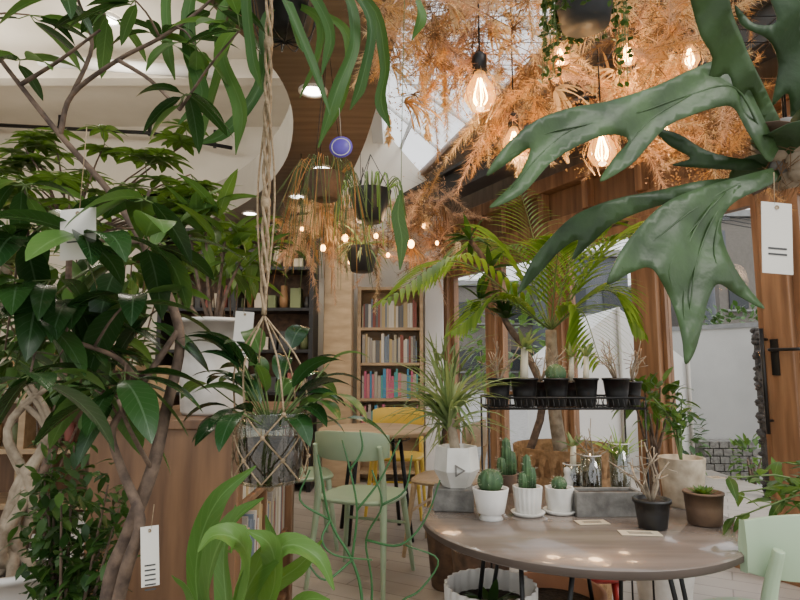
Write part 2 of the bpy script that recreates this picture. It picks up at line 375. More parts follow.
# ------------------------------------------------------------ exterior
m=MB('exterior_wall'); a=S(672,400,8.5); b=S(860,400,6.8); a.z=b.z=0
d=(b-a); m.box((a+b)/2+V((0,0,.78)),(d.length,.15,1.8),'extw',math.atan2(d.y,d.x)); m.box((a+b)/2+V((0,0,1.7)),(d.length,.2,.06),'bldgt',math.atan2(d.y,d.x)); m.done()
m=MB('white_garden_tent'); c=S(603,400,7.2); c.z=-.12
m.add([c+V(x) for x in((-.75,-.6,0),(.75,-.6,0),(.75,.8,0),(-.75,.8,0),(-.75,-.6,1.35),(.75,-.6,1.35),(.75,.8,1.35),(-.75,.8,1.35),(0,-.6,1.95),(0,.8,1.95))],
 [(0,1,5,8,4),(1,2,6,5),(2,3,7,9,6),(3,0,4,7),(4,8,9,7),(8,5,6,9)],'fabric',False)
for x in(-.76,0,.76): m.tube([c+V((x,-.62,0)),c+V((x,-.62,1.36 if x else 1.95))],.02,'creamd',6)
m.done()
def building(px0,px1,top,d,mat):
    m=MB('building'); a=S(px0,368,d); b=S(px1,368,d); h=S(px0,top,d).z; w=b.x-a.x
    m.box(((a.x+b.x)/2,d+3,h/2-.1),(w,6,h),mat); m.box(((a.x+b.x)/2,d+3,h+.1),(w+.4,6.4,.3),'bldgt')
    k=max(2,int(w/2.2))
    for i in range(k):
        for j in range(int(h/2.8)):
            m.box((a.x+w*(i+.5)/k,d-.02,1.6+j*2.8),(w/k*.5,.08,1.2),'win'); m.box((a.x+w*(i+.5)/k,d-.1,.9+j*2.8),(w/k*.7,.25,.08),'bldgt')
    m.done()
building(562,632,256,28,'bldg'); building(724,800,216,26,'bldgb'); building(440,552,285,34,'bldgb'); building(640,706,288,36,'bldg')
m=MB('utility_pole'); c=S(714,368,14); m.tube([V((c.x,c.y,-.1)),V((c.x,c.y,5.4))],[.14,.11],'bldg',10); m.box((c.x,c.y,4.8),(1.2,.08,.08),'steel'); m.box((c.x+.25,c.y,4.2),(.3,.3,.55),'bldg')
for k in(-.5,0,.5): m.tube([V((c.x+k,c.y,4.88)),V((c.x+k+4,c.y+1,4.6)),V((c.x+k+9,c.y+2,5.0))],.014,'blkm',4)
for k in(-.5,.1): m.tube([V((c.x+k,c.y,4.88)),V((c.x+k-3,c.y+3,4.9)),V((c.x+k-7,c.y+8,5.4))],.014,'blkm',4)
m.done()
def bush(name,c,rx,rz,n,L,W,mat,shape='ov'):
    m=MB(name); c=V(c)
    for k in range(5): m.tube([V((c.x,c.y,-.12)),c+V((R.uniform(-rx,rx)*.5,R.uniform(-rx,rx)*.5,0))],[.02,.008],'bark',5)
    for i in range(n):
        v=ru(); p=c+V((v.x*rx,v.y*rx,v.z*rz))*R.uniform(.5,1); m.leaf(p,v+ru()*.6,L*R.uniform(.7,1.2),W,mat,.4,shape,3)
    m.done()
p=S(735,318,11.5); bush('garden_tree',(p.x,p.y,1.95),.9,.4,300,.16,.09,'shrub')
p=S(672,395,6.3); bush('garden_shrub',(p.x,p.y,.4),.3,.4,180,.12,.06,'shrub')
p=S(750,445,6.2); bush('garden_shrub',(p.x,p.y,.2),.2,.22,90,.09,.05,'schef')
p=S(505,340,9); bush('garden_tree',(p.x,p.y,1.6),.9,.9,260,.2,.1,'schef')
m=MB('brick_planter'); c=S(722,440,6.9); c.z=-.12
for j in range(5):
    for i in range(6): m.box(c+V(((i-2.5)*.11+(j%2)*.04,0,.05+j*.085)),(.1,.28,.075),'conc',0)
m.done(.004)
m=MB('stone_pillar'); c=S(765,380,5.3)
for i in range(170):
    z=R.uniform(-.1,1.5); an=R.uniform(0,2*pi); m.ball(V((c.x+.06*math.cos(an),c.y+.06*math.sin(an),z)),R.uniform(.02,.045),'stone',1,R.uniform(.5,.8),8)
m.box((c.x,c.y,.7),(.1,.1,1.6),'stone'); m.done()
# ------------------------------------------------------------ furniture
def chair(name,mat,loc,rz,metal=False):
    m=MB(name); n=28
    def se(sx,sy,z,k=.0):
        out=[]
        for i in range(n):
            a=2*pi*i/n; c,s_=math.cos(a),math.sin(a); e=.55
            out.append(V((sx*math.copysign(abs(c)**e,c),sy*math.copysign(abs(s_)**e,s_),z)))
        return out
    rings=[se(.19,.18,.425),se(.215,.205,.432),se(.22,.21,.445),se(.21,.2,.455),se(.13,.12,.447)]
    q=[p for r in rings for p in r]; fs=[(j*n+i,j*n+(i+1)%n,(j+1)*n+(i+1)%n,(j+1)*n+i) for j in range(4) for i in range(n)]+[tuple(range(n))[::-1],tuple(4*n+i for i in range(n))]
    m.add(q,fs,mat)
    for x in(-1,1):
        m.tube([V((x*.17,.16,.43)),V((x*.215,.215,0))],[.019,.012],mat,10,3)
        m.tube([V((x*.215,-.25,0)),V((x*.19,-.185,.43)),V((x*.19,-.205,.62)),V((x*.185,-.235,.74))],[.012,.02,.017,.013],mat,10)
    m.tube([V((-.185,.17,.27)),V((.185,.17,.27))],.009,mat,8)
    q=[];nx=16
    for i in range(nx+1):
        t=i/nx*2-1; x=.215*t; y=-.245+.075*t*t
        hh=.075*(1-.25*abs(t)**4)
        for (dy,z) in((.009,.735-hh),(.011,.735),(.004,.735+hh),(-.006,.735+hh),(-.009,.735),(-.006,.735-hh)): q.append(V((x,y+dy,z)))
    fs=[(a*6+k,a*6+(k+1)%6,(a+1)*6+(k+1)%6,(a+1)*6+k) for a in range(nx) for k in range(6)]+[tuple(range(6)),tuple(nx*6+k for k in range(6))[::-1]]
    m.add(q,fs,mat); return m.done(.002,loc=loc,rz=rz)
chair('dining_chair','mint',(-.2,3.32,0),-.35)
chair('dining_chair','yel',(-.03,4.75,0),pi-.1)
chair('dining_chair','mint',(-.66,3.95,0),-1.3)
chair('dining_chair','lwood',(.3,3.8,0),1.2)
chair('dining_chair','mint',(.93,1.62,0),.35)
def rtable(name,c,r,h,top,leg,edge):
    m=MB(name); c=V(c); m.lathe([(.001,h-.028),(r-.012,h-.028),(r,h-.02),(r,h-.006)],c,edge,72); m.lathe([(r,h-.006),(r-.006,h),(.001,h)],c,top,72)
    for k in range(4):
        a=pi/4+k*pi/2+.2; e=V((math.cos(a),math.sin(a),0)); t=V((-e.y,e.x,0))
        m.tube([c+e*r*.55+t*.07+V((0,0,h-.028)),c+e*r*.82+V((0,0,.012)),c+e*r*.55-t*.07+V((0,0,h-.028))],.0065,'blkm',8,12) if leg else m.tube([c+e*r*.5+V((0,0,h-.03)),c+e*r*.75],.014,'blkm',8)
    P=[c+V((r*.6*math.cos(2*pi*i/24),r*.6*math.sin(2*pi*i/24),h-.07)) for i in range(25)]; m.tube(P,.004,'blkm',5,48)
    for k in range(-6,7):
        x=k*r*.09; yy=math.sqrt(max(0,(r*.6)**2-x*x)); m.tube([c+V((x,-yy,h-.07)),c+V((x,yy,h-.07))],.0025,'blkm',4)
    return m.done()
TC=V((.5,1.715,0)); TH=.72
rtable('round_table',TC,.437,TH,'ttop',True,'tedge')
rtable('round_table',(-.17,4.15,0),.4,.72,'lwood',False,'lwood')
m=MB('red_stool'); c=V((.7,2.25,0)); m.lathe([(.001,.40),(.15,.40),(.165,.415),(.16,.44),(.001,.445)],c,'red',28)
for k in range(4): a=k*pi/2+.5; m.tube([c+V((.12*math.cos(a),.12*math.sin(a),.4)),c+V((.18*math.cos(a),.18*math.sin(a),0))],.013,'red',8)
m.tube([c+V((.15*math.cos(i*pi/8),.15*math.sin(i*pi/8),.2)) for i in range(17)],.008,'red',6); m.done()
m=MB('ribbed_white_planter'); c=V((.27,1.82,0)); pot(m,c,.12,.135,.5,'wh',mod=lambda a,r,z:r*(1+.03*math.cos(a*26)) if r>.1 else r,seg=104)
for i in range(10): m.leaf(c+V((0,0,.42)),ru(.3)+V((0,0,.9)),.1,.03,'shrub',.8)
m.done()
m=MB('terracotta_planter'); c=V((.5,2.0,0)); pot(m,c,.12,.16,.42,'terra',rim=.01); m.done()
m=MB('wooden_cabinet'); x0,x1,y0,y1,h=-1.02,-.53,1.95,3.0,.97
m.box(((x0+x1)/2,(y0+y1)/2,h-.015),(x1-x0+.03,y1-y0+.03,.03),'cab'); m.box(((x0+x1)/2,y0+.012,h/2-.015),(x1-x0,.024,h-.03),'cab'); m.box(((x0+x1)/2,y1-.012,h/2-.015),(x1-x0,.024,h-.03),'cab'); m.box((x0+.012,(y0+y1)/2,h/2),(.024,y1-y0-.05,h-.03),'cab')
for z in(.06,.36,.66): m.box(((x0+x1)/2,(y0+y1)/2,z),(x1-x0-.03,y1-y0-.05,.022),'cab')
m.box(((x0+x1)/2+.1,(y0+y1)/2,h/2),(x1-x0-.24,.02,h-.06),'cab'); m.box((x1-.02,y0+.04,h/2-.015),(.04,.06,h-.04),'cab'); m.box((x1-.02,y1-.04,h/2-.015),(.04,.06,h-.04),'cab'); m.done(.003)
m=MB('magazines')
for z in(.375,.675):
    y=2.07
    while y<2.9:
        t=R.uniform(.012,.035); hh=R.uniform(.17,.24)
        if not 2.44<y<2.5: m.box((-.66,y,z+hh/2),(.2,t*.9,hh),'books')
        y+=t
m.done()
m=MB('bookshelf'); bx0,bx1,by=-.42,.22,5.95
for x in(bx0,bx1): m.box((x,by+.15,.99),(.035,.3,1.98),'lwood')
m.box(((bx0+bx1)/2,by+.29,.99),(bx1-bx0,.015,1.98),'lwood')
for z in(.1,.46,.82,1.18,1.54,1.96): m.box(((bx0+bx1)/2,by+.15,z),(bx1-bx0-.03,.28,.028),'lwood')
m.done()
m=MB('books')
for zi,z in enumerate((.475,.835,1.195,1.555)):
    x=bx0+.03
    while x<bx1-.05:
        t=R.uniform(.012,.035); hh=R.uniform(.22,.3); mt='binders' if zi<2 else 'books'
        m.box((x+t/2,by+.12,z+hh/2),(t*.9,.2,hh),mt); x+=t
m.done()
m=MB('display_shelf'); dx0,dx1,dy=-2.3,-.85,5.7
for x in(dx0,(dx0+dx1)/2,dx1): m.box((x,dy,1.25),(.04,.36,2.5),'blk')
m.box(((dx0+dx1)/2,dy+.17,1.25),(dx1-dx0,.02,2.5),'brown')
for z in(.1,.5,.9,1.3,1.7,2.1,2.48): m.box(((dx0+dx1)/2,dy,z),(dx1-dx0,.34,.03),'blk')
m.done()
m=MB('shop_goods')
for z in(.515,.915,1.315,1.715,2.115):
    x=dx0+.08
    while x<dx1-.08:
        w=R.uniform(.05,.12); hh=R.uniform(.08,.25)
        if R.random()<.5: m.box((x+w/2,dy-.02,z+hh/2),(w*.9,.15,hh),'goods')
        else: m.lathe([(.001,0),(w*.35,0),(w*.45,hh*.4),(w*.3,hh*.8),(w*.33,hh)],(x+w/2,dy-.03,z),'goods',14)
        x+=w+.015
m.done()
m=MB('wooden_shelf'); c=S(40,400,3.6)
for z in(.35,.66,.95,1.14): m.box((c.x,c.y,z),(1.5,.34,.03),'lwood')
for x in(-.72,.0,.72): m.box((c.x+x,c.y,.58),(.04,.32,1.15),'lwood')
m.box((c.x,c.y+.16,.58),(1.5,.015,1.12),'cab'); m.done(.003)
m=MB('small_goods')
for z in(.675,.965,1.155):
    x=-.68
    while x<.66:
        w=R.uniform(.06,.12); hh=R.uniform(.06,.14)
        if abs(x+w/2)>.07: m.lathe([(.001,0),(w*.3,0),(w*.45,hh*.5),(w*.38,hh),(w*.3,hh)],(c.x+x+w/2,c.y-.05,z),'goods',14)
        x+=w+.03
m.done()
m=MB('table_lamp'); q=V((c.x+.28,c.y-.12,1.155))
m.lathe([(.001,0),(.05,0),(.05,.01),(.01,.02),(.008,.12)],q,'blkm',16); m.ball(q+V((0,0,.15)),.03,'fairy'); m.done()
lamp('table_lamp_light',q+V((0,-.08,.2)),4,(1,.6,.3),.03)
# ------------------------------------------------------------ wire rack with black pots
RY=2.24
m=MB('wire_plant_rack'); ra=S(487,398,RY); rb=S(640,398,RY); zz=S(560,408,RY).z
x0,x1,y0,y1=ra.x,rb.x,RY-.04,RY+.16
for z in(zz,zz+.04):
    for a,b in(((x0,y0),(x1,y0)),((x1,y0),(x1,y1)),((x1,y1),(x0,y1)),((x0,y1),(x0,y0))): m.tube([V((*a,z)),V((*b,z))],.0045,'blkm',6)
k=int((x1-x0)/.02)
for i in range(k+1):
    x=x0+(x1-x0)*i/k; m.tube([V((x,y0,zz+.04)),V((x,y0,zz)),V((x,y1,zz)),V((x,y1,zz+.04))],.0018,'blkm',4,12)
for i in range(5): y=y0+(y1-y0)*i/4; m.tube([V((x0,y,zz)),V((x1,y,zz))],.0018,'blkm',4)
for x in(x0,x1):
    for y in(y0,y1): m.tube([V((x,y,zz+.04)),V((x,y,0))],.004,'blkm',8)
for x in(x0,x1): m.tube([V((x,y0,.2)),V((x,y1,.2))],.004,'blkm',6)
m.done()
def smallplant(m,c,kind,s=1):
    c=V(c)
    if kind=='twig':
        for i in range(7):
            d=V((R.uniform(-.6,.6),R.uniform(-.6,.6),1)).normalized(); p=c; q=c+d*.04*s; e=q+(d+ru()*.6)*.05*s
            m.tube([p,q,e],[.003*s,.0012*s],'barkl',5,5)
            for k in range(3): m.tube([q.lerp(e,.3*k+.1),q.lerp(e,.3*k+.1)+(ru()+V((0,0,.5)))*.03*s],.0011*s,'barkl',4)
    if kind=='cane':
        m.tube([c,c+V((.005,0,.07*s))],[.009*s,.007*s],'spine',8)
        for i in range(12): m.leaf(c+V((.005,0,.065*s)),ru(.6)+V((0,0,.7)),.05*s,.012*s,'drac',.5,'lance',4)
    if kind=='fine':
        for i in range(46): m.leaf(c,V((R.uniform(-.7,.7),R.uniform(-.7,.7),1)),R.uniform(.05,.11)*s,.007*s,'lime',1.2,'grass',5)
    if kind=='cactus':
        m.ball(c+V((0,0,.022*s)),.026*s,'cact',1,1.05,32,lambda a,r,z:r*(1+.13*math.cos(a*10)))
        for i in range(110):
            v=ru()
            if v.z<-.2: continue
            p=c+V((0,0,.022*s))+V((v.x*.027,v.y*.027,v.z*.028))*s; m.hair(p,(v+ru()*.5).normalized(),.012*s,.0005,'spine')
    if kind=='column':
        for dx,hh in((0,.1),(.014,.065),(-.013,.05)):
            m.lathe([(.001,0),(.011*s,0),(.012*s,hh*s*.6),(.009*s,hh*s*.92),(.001,hh*s)],c+V((dx*s,dx*.3,0)),'cact',30,lambda a,r,z:r*(1+.18*math.cos(a*7)))
            for i in range(60):
                a=R.uniform(0,2*pi); v=V((math.cos(a),math.sin(a),R.uniform(-.2,.6))); m.hair(c+V((dx*s+.011*s*v.x,dx*.3+.011*s*v.y,R.uniform(.01,hh)*s)),v.normalized(),.01*s,.0004,'spine')
    if kind=='rosette':
        for i in range(26):
            a=i*2.4; e=.25+i*.035; m.leaf(c,V((math.cos(a),math.sin(a),e)),.06*s*(1-i*.015),.016*s,'schef',-.3,'lance',5)
kinds=['twig','cane','cactus','cane','twig','twig','cane','twig']
for i,(px,w) in enumerate([(499,.044),(524,.052),(556,.047),(586,.045),(616,.05),(541,.04),(571,.04),(632,.036)]):
    b=(i>4); c=S(px,380,RY+.12 if b else RY+.02); c.z=zz+.003
    m=MB('potted_seedling'); pot(m,c,w*.72,w,.11 if not b else .095,'blk',rim=.003); smallplant(m,c+V((0,0,.095)),kinds[i],1.4 if i!=1 else 1.9); m.done()
# ------------------------------------------------------------ things on the round table
def onT(px,py): return G(px,py,TH)
def tp(name,px,py,r0,r1,h,mat,kind,s=1,foot=0,saucer=0,**k):
    c=onT(px,py)+V((0,0,.001)); m=MB(name)
    if saucer: m.lathe([(.001,0),(r0*1.15,0),(r0*1.4,.01),(r0*1.35,.01),(.001,.004)],c,mat,28); c=c+V((0,0,.005))
    if foot: m.lathe([(.001,0),(foot,0),(foot*.8,.012),(foot*.9,.02)],c,mat,28); c=c+V((0,0,.016))
    pot(m,c,r0,r1,h,mat,**k)
    if kind: smallplant(m,c+V((0,0,h*.86)),kind,s)
    m.done(); return c
tp('cactus_in_white_pot',491,519,.038,.051,.068,'wh','cactus',1.25,foot=.034)
tp('cactus_in_white_pot',528,515,.035,.042,.075,'whm','column',1.0,saucer=1,mod=lambda a,r,z:r*(1+.03*math.cos(a*18)),seg=72)
tp('cactus_in_white_pot',560,513,.035,.041,.068,'whm','cactus',.8,saucer=1,mod=lambda a,r,z:r*(1+.05*math.cos(a*8+z*60)),seg=64)
tp('twiggy_plant_in_black_pot',653,528,.036,.046,.075,'blk','twig',1.5,rim=.003)
tp('succulent_in_brown_pot',705,524,.043,.05,.085,'brown','rosette',.8,rim=.002)
tp('potted_cactus_tall',507,492,.03,.036,.06,'brown','column',1.3)
c=tp('beige_stoneware_planter',684,506,.055,.068,.145,'beige','',th=.01)
m=MB('leafy_plant_stem')
for i in range(7):
    d=V((R.uniform(-.9,.2),R.uniform(-.3,.3),R.uniform(.5,1))); P=m.tube([c+V((0,0,.12)),c+V((0,0,.21))+d*.05,c+V((0,0,.2))+d*.14],[.003,.0015],'stem',5)
    for k in range(6): m.leaf(P[3+k],ru(.5)+V((0,0,.2)),.045,.02,'schef',.5,'ov',4)
m.done()
m=MB('stone_block'); a=onT(455,512); m.box(a+V((0,.04,.033)),(.12,.09,.065),'conc',-.1); m.done(.004)
m=MB('faceted_planter'); fc=a+V((.01,.04,.0665))
m.lathe([(.001,0),(.042,0),(.07,.05),(.062,.118),(.055,.118),(.052,.1),(.001,.1)],fc,'whm',6,lambda a_,r,z:r,smooth=False)
m.lathe([(.0205,-.001),(.0205,.001),(.012,.0015)],fc+V((0,-.064,.055)),'conc',3,mtx=Matrix.Rotation(pi/2-.25,3,'X'))
m.tube([fc+V((0,0,.08)),fc+V((-.01,0,.15)),fc+V((-.02,.01,.21))],[.017,.012],'barkl',8)
for i in range(100):
    b0=fc+V((-.02,.01,.15+.08*R.random())); d=V((R.uniform(-1,1),R.uniform(-1,1),R.uniform(.2,1.6))); m.leaf(b0,d,R.uniform(.18,.3),.015,'drac',1.2,'grass',7,.3)
m.done()
m=MB('concrete_trough'); a=onT(610,517); b=a+V((0,.035,0)); w,dp,hh=.19,.075,.068
m.box(b+V((0,0,.008)),(w,dp,.016),'conc',.03)
for sx in(-1,1): m.box(b+V((sx*(w/2-.006),0,hh/2)),(.012,dp,hh),'conc',.03); m.box(b+V((0,sx*(dp/2-.006),hh/2)),(w,.012,hh),'conc',.03)
m.box(b+V((0,0,hh-.012)),(w-.03,dp-.026,.01),'soil',.03); m.done(.002)
for px,py,h,k in((594,492,.12,'twig'),(623,492,.16,'fine'),(575,488,.08,'cane')):
    c=onT(px,py)+V((0,.02,.001)); m=MB('glass_jar_plant'); r=.034
    m.lathe([(.001,0),(r,0),(r,.006),(r*1.02,h),(r*.94,h),(r*.92,.006),(.001,.006)],c,'jar',28); m.lathe([(r*1.02,h-.002),(r*1.04,h),(r*.94,h+.001)],c,'whm',28); m.lathe([(.001,.007),(r*.9,.007),(r*.9,h*.5),(.001,h*.52)],c,'soil' if k!='fine' else 'barkl',20); smallplant(m,c+V((0,0,h*.55)),k,1.4); m.done()
for px,py,r_,w in((592,523,.1,.085),(640,534,-.1,.1),(716,478,.2,.05)):
    c=onT(px,py); m=MB('paper_price_card'); m.box(c+V((0,0,.002)),(w,.045,.0015),'card',r_)
    for k in range(3): m.box(c+V((0,.008-.008*k,.0032)),(w*.6,.0015,.0005),'ink',r_)
    m.done()
m=MB('small_figurine'); c=onT(568,488); m.lathe([(.001,0),(.018,0),(.02,.02),(.01,.045),(.014,.055),(.012,.068),(.001,.074)],c,'wh',16); m.done()
m=MB('potted_palm'); c=V((.78,2.8,0))
pot(m,c,.17,.24,.78,'basket',mod=lambda a,r,z:r*(1+.02*math.cos(a*30+z*80)),seg=90)
tr=S(553,400,2.75); top=V((tr.x,2.75,S(550,330,2.75).z))
m.tube([c+V((0,0,.6)),V((tr.x+.01,2.75,.9)),V((tr.x,2.75,1.1)),top],[.035,.03,.026],'barkl',10)
def frond(m,pts,Ll,nl,W,mat,rad=.005):
    n=nl; P=cat([V(p) for p in pts],n); m.tube(pts,[rad,rad*.3],'stem',5,n)
    for i in range(int(n*.16),n+1):
        t=i/n; tg=(P[min(i+1,n)]-P[max(i-1,0)]).normalized(); sd=tg.cross(V((0,0,1)))
        sd=sd.normalized() if sd.length>.1 else V((1,0,0))
        L=Ll*(math.sin(pi*(.2+.75*t))**.7)
        for k in(-1,1): m.leaf(P[i],sd*k*.75+tg*.75+V((0,0,.12)),L*R.uniform(.9,1.1),W,mat,.9,'lance',5,.15,up=(0,0,1))
for tip,mid,d in [((385,300),(460,262),2.3),((420,285),(490,240),2.9),((455,330),(500,300),2.6),((520,190),(535,245),3.1),((610,225),(580,235),2.9),((672,262),(620,236),2.8),((640,330),(605,290),2.6),((600,360),(580,310),2.4),((480,255),(515,250),3.2),((650,225),(600,248),3.1),((560,240),(556,270),2.5)]:
    frond(m,[top,S(*mid,(2.75+d)/2),S(*tip,d)],.27,26,.022,'palm')
m.done()
m=MB('aloe_branch_plant'); c=V((.38,2.85,0)); pot(m,c,.11,.14,.3,'brown')
m.tube([c+V((0,0,.26)),S(540,420,2.75),S(530,360,2.75),S(505,320,2.75),S(490,270,2.75),S(470,240,2.75)],[.02,.012],'bark',7)
for (a,b) in((490,270),(470,240),(505,320),(480,300)):
    for i in range(14): m.leaf(S(a,b,2.75),ru()+V((0,0,.3)),.14,.03,'shrub',.8,'lance',5)
m.done()
# ------------------------------------------------------------ ficus tree foreground left
m=MB('ficus_tree')
def T(l,r,mat='bark',seg=8): return m.tube([S(*p) for p in l],r,mat,seg)
B=[]
B.append(T([(100,790,1.2),(108,600,1.2),(128,535,1.2),(152,470,1.2),(166,410,1.22),(180,345,1.25),(170,300,1.25),(142,242,1.25),(108,190,1.25),(60,135,1.22),(20,85,1.2),(-30,20,1.2)],[.019,.017,.015,.014,.012,.011,.01,.008,.007,.006,.005,.004]))
B.append(T([(108,640,1.2),(126,570,1.17),(140,520,1.16),(122,470,1.18),(112,430,1.2),(135,395,1.2),(165,350,1.22),(178,330,1.25)],[.013,.013,.011,.009,.008,.007,.007,.006]))
B.append(T([(60,135,1.22),(72,95,1.22),(118,60,1.2),(160,38,1.2),(200,10,1.2),(230,-20,1.2)],[.006,.003]))
B.append(T([(72,95,1.22),(92,45,1.22),(78,0,1.2),(70,-30,1.2)],[.005,.003]))
B.append(T([(20,85,1.2),(60,60,1.15),(100,30,1.1)],[.005,.0025]))
B.append(T([(142,242,1.25),(100,240,1.2),(60,236,1.15),(20,245,1.1)],[.006,.003]))
B.append(T([(140,385,1.2),(120,360,1.15),(85,345,1.1),(30,330,1.05)],[.006,.003]))
B.append(T([(170,300,1.25),(150,270,1.2),(140,220,1.15),(150,190,1.15)],[.006,.003]))
B.append(T([(118,60,1.2),(150,80,1.15),(180,110,1.1)],[.005,.003]))
B.append(T([(152,470,1.2),(130,430,1.1),(118,400,1.05)],[.005,.003]))
cl=[(30,15,0),(105,15,0),(60,-10,0),(160,40,0),(195,45,0),(185,95,0),(45,225,1),(85,240,1),(145,200,1),(150,245,1),(120,262,1),(15,285,1),(40,320,1),(90,340,1),(60,355,1),(125,372,1),(95,390,1),(15,240,1),(215,5,0),(135,0,0),(20,60,0),(5,350,1),(75,300,1),(150,315,1),(240,30,0),(25,185,0),(112,395,1),(50,280,1),(130,300,1),(30,375,1)]
allp=[p for b in B for p in b]
for (a,b,big) in cl:
    d=R.uniform(.95,1.3); c=S(a,b,d); q=min(allp,key=lambda p:(p-c).length); m.tube([q,(q+c)/2+V((0,0,.01)),c],[.003,.0018],'bark',5,5)
    for i in range(6):
        an=R.uniform(0,2*pi); dr=V((math.cos(an),math.sin(an),R.uniform(-.8,.45)))
        base=c+ru()*.012; L=R.uniform(.13,.185) if big else R.uniform(.09,.145)
        m.leaf(base+dr*.015,dr,L,L*R.uniform(.3,.37) if big else L*.28,'ficus' if R.random()<(.8 if big else .55) else 'ficus2',R.uniform(.6,1.5),'ov',8,.18)
        m.tube([c,base+dr*.018],.0013,'stem',4)
m.done()
m=MB('ficus_planter'); c=S(100,790,1.2); c.z=0; pot(m,c,.15,.19,.36,'conc',rim=.01); m.done()
m=MB('potted_rubber_plant'); c=V((-.70,2.2,.972)); pot(m,c,.115,.132,.35,'whm',rim=.006)
for (a,b) in((190,235),(225,240),(150,255),(205,215),(240,262)):
    P=m.tube([c+V((0,0,.28)),S((212+a)/2,295,2.2),S(a,b,2.2)],[.009,.005],'bark',6)
    for i in range(12): m.leaf(P[-1]+ru()*.05,ru(.6)+V((0,0,.5)),R.uniform(.14,.22),.05,'schef' if i%2 else 'ficus2',.8,'ov',6)
m.done()
m=MB('bonsai_ficus'); c=S(18,560,1.75); c.z=.36
pot(m,c,.1,.125,.22,'wh',rim=.008)
for k in range(5):
    o=V((R.uniform(-.03,.03),R.uniform(-.03,.03),0)); m.tube([c+V((0,0,.17))+o*2,c+V((0,0,.27))+V((R.uniform(-.05,.05),R.uniform(-.05,.05),0)),c+V((R.uniform(-.03,.03),0,.42)),c+V((R.uniform(-.07,.08),0,.6)),c+V((R.uniform(-.15,.18),0,.75))],[.014,.019,.015,.011,.006],'barkl',8)
for i in range(150):
    v=ru(); m.leaf(c+V((.02,0,.84))+V((v.x*.3,v.y*.2,v.z*.12)),v+ru()*.5,.07,.032,'shrub',.5,'ov',4)
m.done()
m=MB('plant_stand'); m.box((c.x,c.y,.345),(.3,.3,.03),'cab')
for x in(-.13,.13):
    for y in(-.13,.13): m.box((c.x+x,c.y+y,.165),(.03,.03,.33),'cab')
m.done()
m=MB('weeping_fig_bush'); b=S(70,560,1.5); c=V((b.x,1.5,0)); pot(m,c,.1,.13,.26,'brown')
for k in range(10):
    e=S(R.uniform(30,122),R.uniform(430,560),R.uniform(1.4,1.6)); P=m.tube([c+V((0,0,.22)),(c+e)/2+V((0,0,.15)),e],[.007,.002],'bark',5)
    for i in range(95): m.leaf(P[R.randrange(3,len(P))]+ru()*R.uniform(.01,.085),ru()+V((0,0,-.2)),.045,.02,'shrub',.7,'ov',4)
m.done()
m=MB('schefflera_tree'); c=V((-1.55,2.45,0)); pot(m,c,.16,.2,.36,'whm')
hub=S(70,240,2.45); m.tube([c+V((0,0,.3)),S(60,400,2.45),hub],[.02,.012],'bark',8)
for i in range(26):
    t=S(R.uniform(5,212),R.uniform(138,220),R.uniform(2.1,2.8)); m.tube([hub,hub.lerp(t,.6)+V((0,0,.03)),t],[.006,.003],'bark',5,6)
    for j in range(3):
        cc=t+ru()*.07; m.tube([t,cc],.002,'stem',4)
        for k in range(8): an=k*2*pi/8+i; m.leaf(cc,V((math.cos(an),math.sin(an),.1)),R.uniform(.09,.13),.036,'schef',.7,'el',5)
m.done()
m=MB('yucca_plant'); c=V((-2.25,3.0,0)); pot(m,c,.14,.17,.36,'brown'); h=S(8,265,3.0); m.tube([c+V((0,0,.3)),h],[.04,.03],'barkl',9)
for i in range(90): m.leaf(h,V((R.uniform(-1,1),R.uniform(-1,1),R.uniform(-.2,1.2))),R.uniform(.3,.45),.022,'drac',.8,'grass',7,.3)
m.done()
def clump(name,c,rx,rz,n,L,W,mat,potm='whm',shape='ov',pr=.16):
    m=MB(name); c=V(c); b=V((c.x,c.y,0)); pot(m,b,pr*.75,pr,.32,potm)
    for k in range(7): m.tube([b+V((0,0,.27)),b+V((R.uniform(-.04,.04),R.uniform(-.04,.04),.6)),c+V((R.uniform(-rx,rx)*.6,R.uniform(-rx,rx)*.6,R.uniform(-.5,.6)*rz))],[.011,.004],'bark',6)
    for i in range(n):
        v=ru(); m.leaf(c+V((v.x*rx,v.y*rx*.8,v.z*rz))*R.uniform(.25,1),v+ru()*.7,L*R.uniform(.7,1.2),W,mat,.7,shape,5)
    m.done()
p=S(235,255,3.9); clump('potted_fiddle_tree',p,.42,.2,170,.13,.05,'schef')
p=S(60,330,2.9); clump('potted_laurel',p,.45,.3,240,.16,.06,'shrub')
p=S(120,262,3.4); clump('potted_laurel',p,.4,.22,150,.16,.06,'ficus2')
p=S(447,395,3.2); clump('potted_bamboo_grass',p,.15,.3,130,.2,.018,'drac','brown','grass',.12)
p=S(655,400,3.0); clump('leafy_shrub_pot',p,.2,.12,110,.09,.035,'schef')
# ------------------------------------------------------------ macrame hanging plant
m=MB('hanging_plant_macrame'); hc=S(270,482,1.3); hk=S(270,-40,1.3); r=.078
pot(m,hc,r*.85,r,.15,'jar',False)
m.lathe([(.001,.008),(r*.8,.008),(r*.9,.09),(.001,.095)],hc,'soil',28)
kn=S(264,315,1.3)
for k in range(3):
    a0=2*pi*k/3; P=[]
    for i in range(31):
        t=i/30; p=hk.lerp(kn,t); w=.007*(1 if .05<t<.95 else .4); a=t*26+a0; P.append(p+V((math.cos(a)*w,math.sin(a)*w,0)))
    m.tube(P,.0038,'rope',5,60)
for dx in(-.01,.01): m.tube([S(268,95,1.3),S(266,200,1.3)+V((dx*2,0,0)),kn],.0024,'rope',5)
for t in(.25,.7): m.ball(hk.lerp(kn,t),.012,'rope',1,1.6,10)
N6=6; rr=r+.004; top_=[hc+V((rr*math.cos(2*pi*k/N6),rr*math.sin(2*pi*k/N6),.15)) for k in range(N6)]
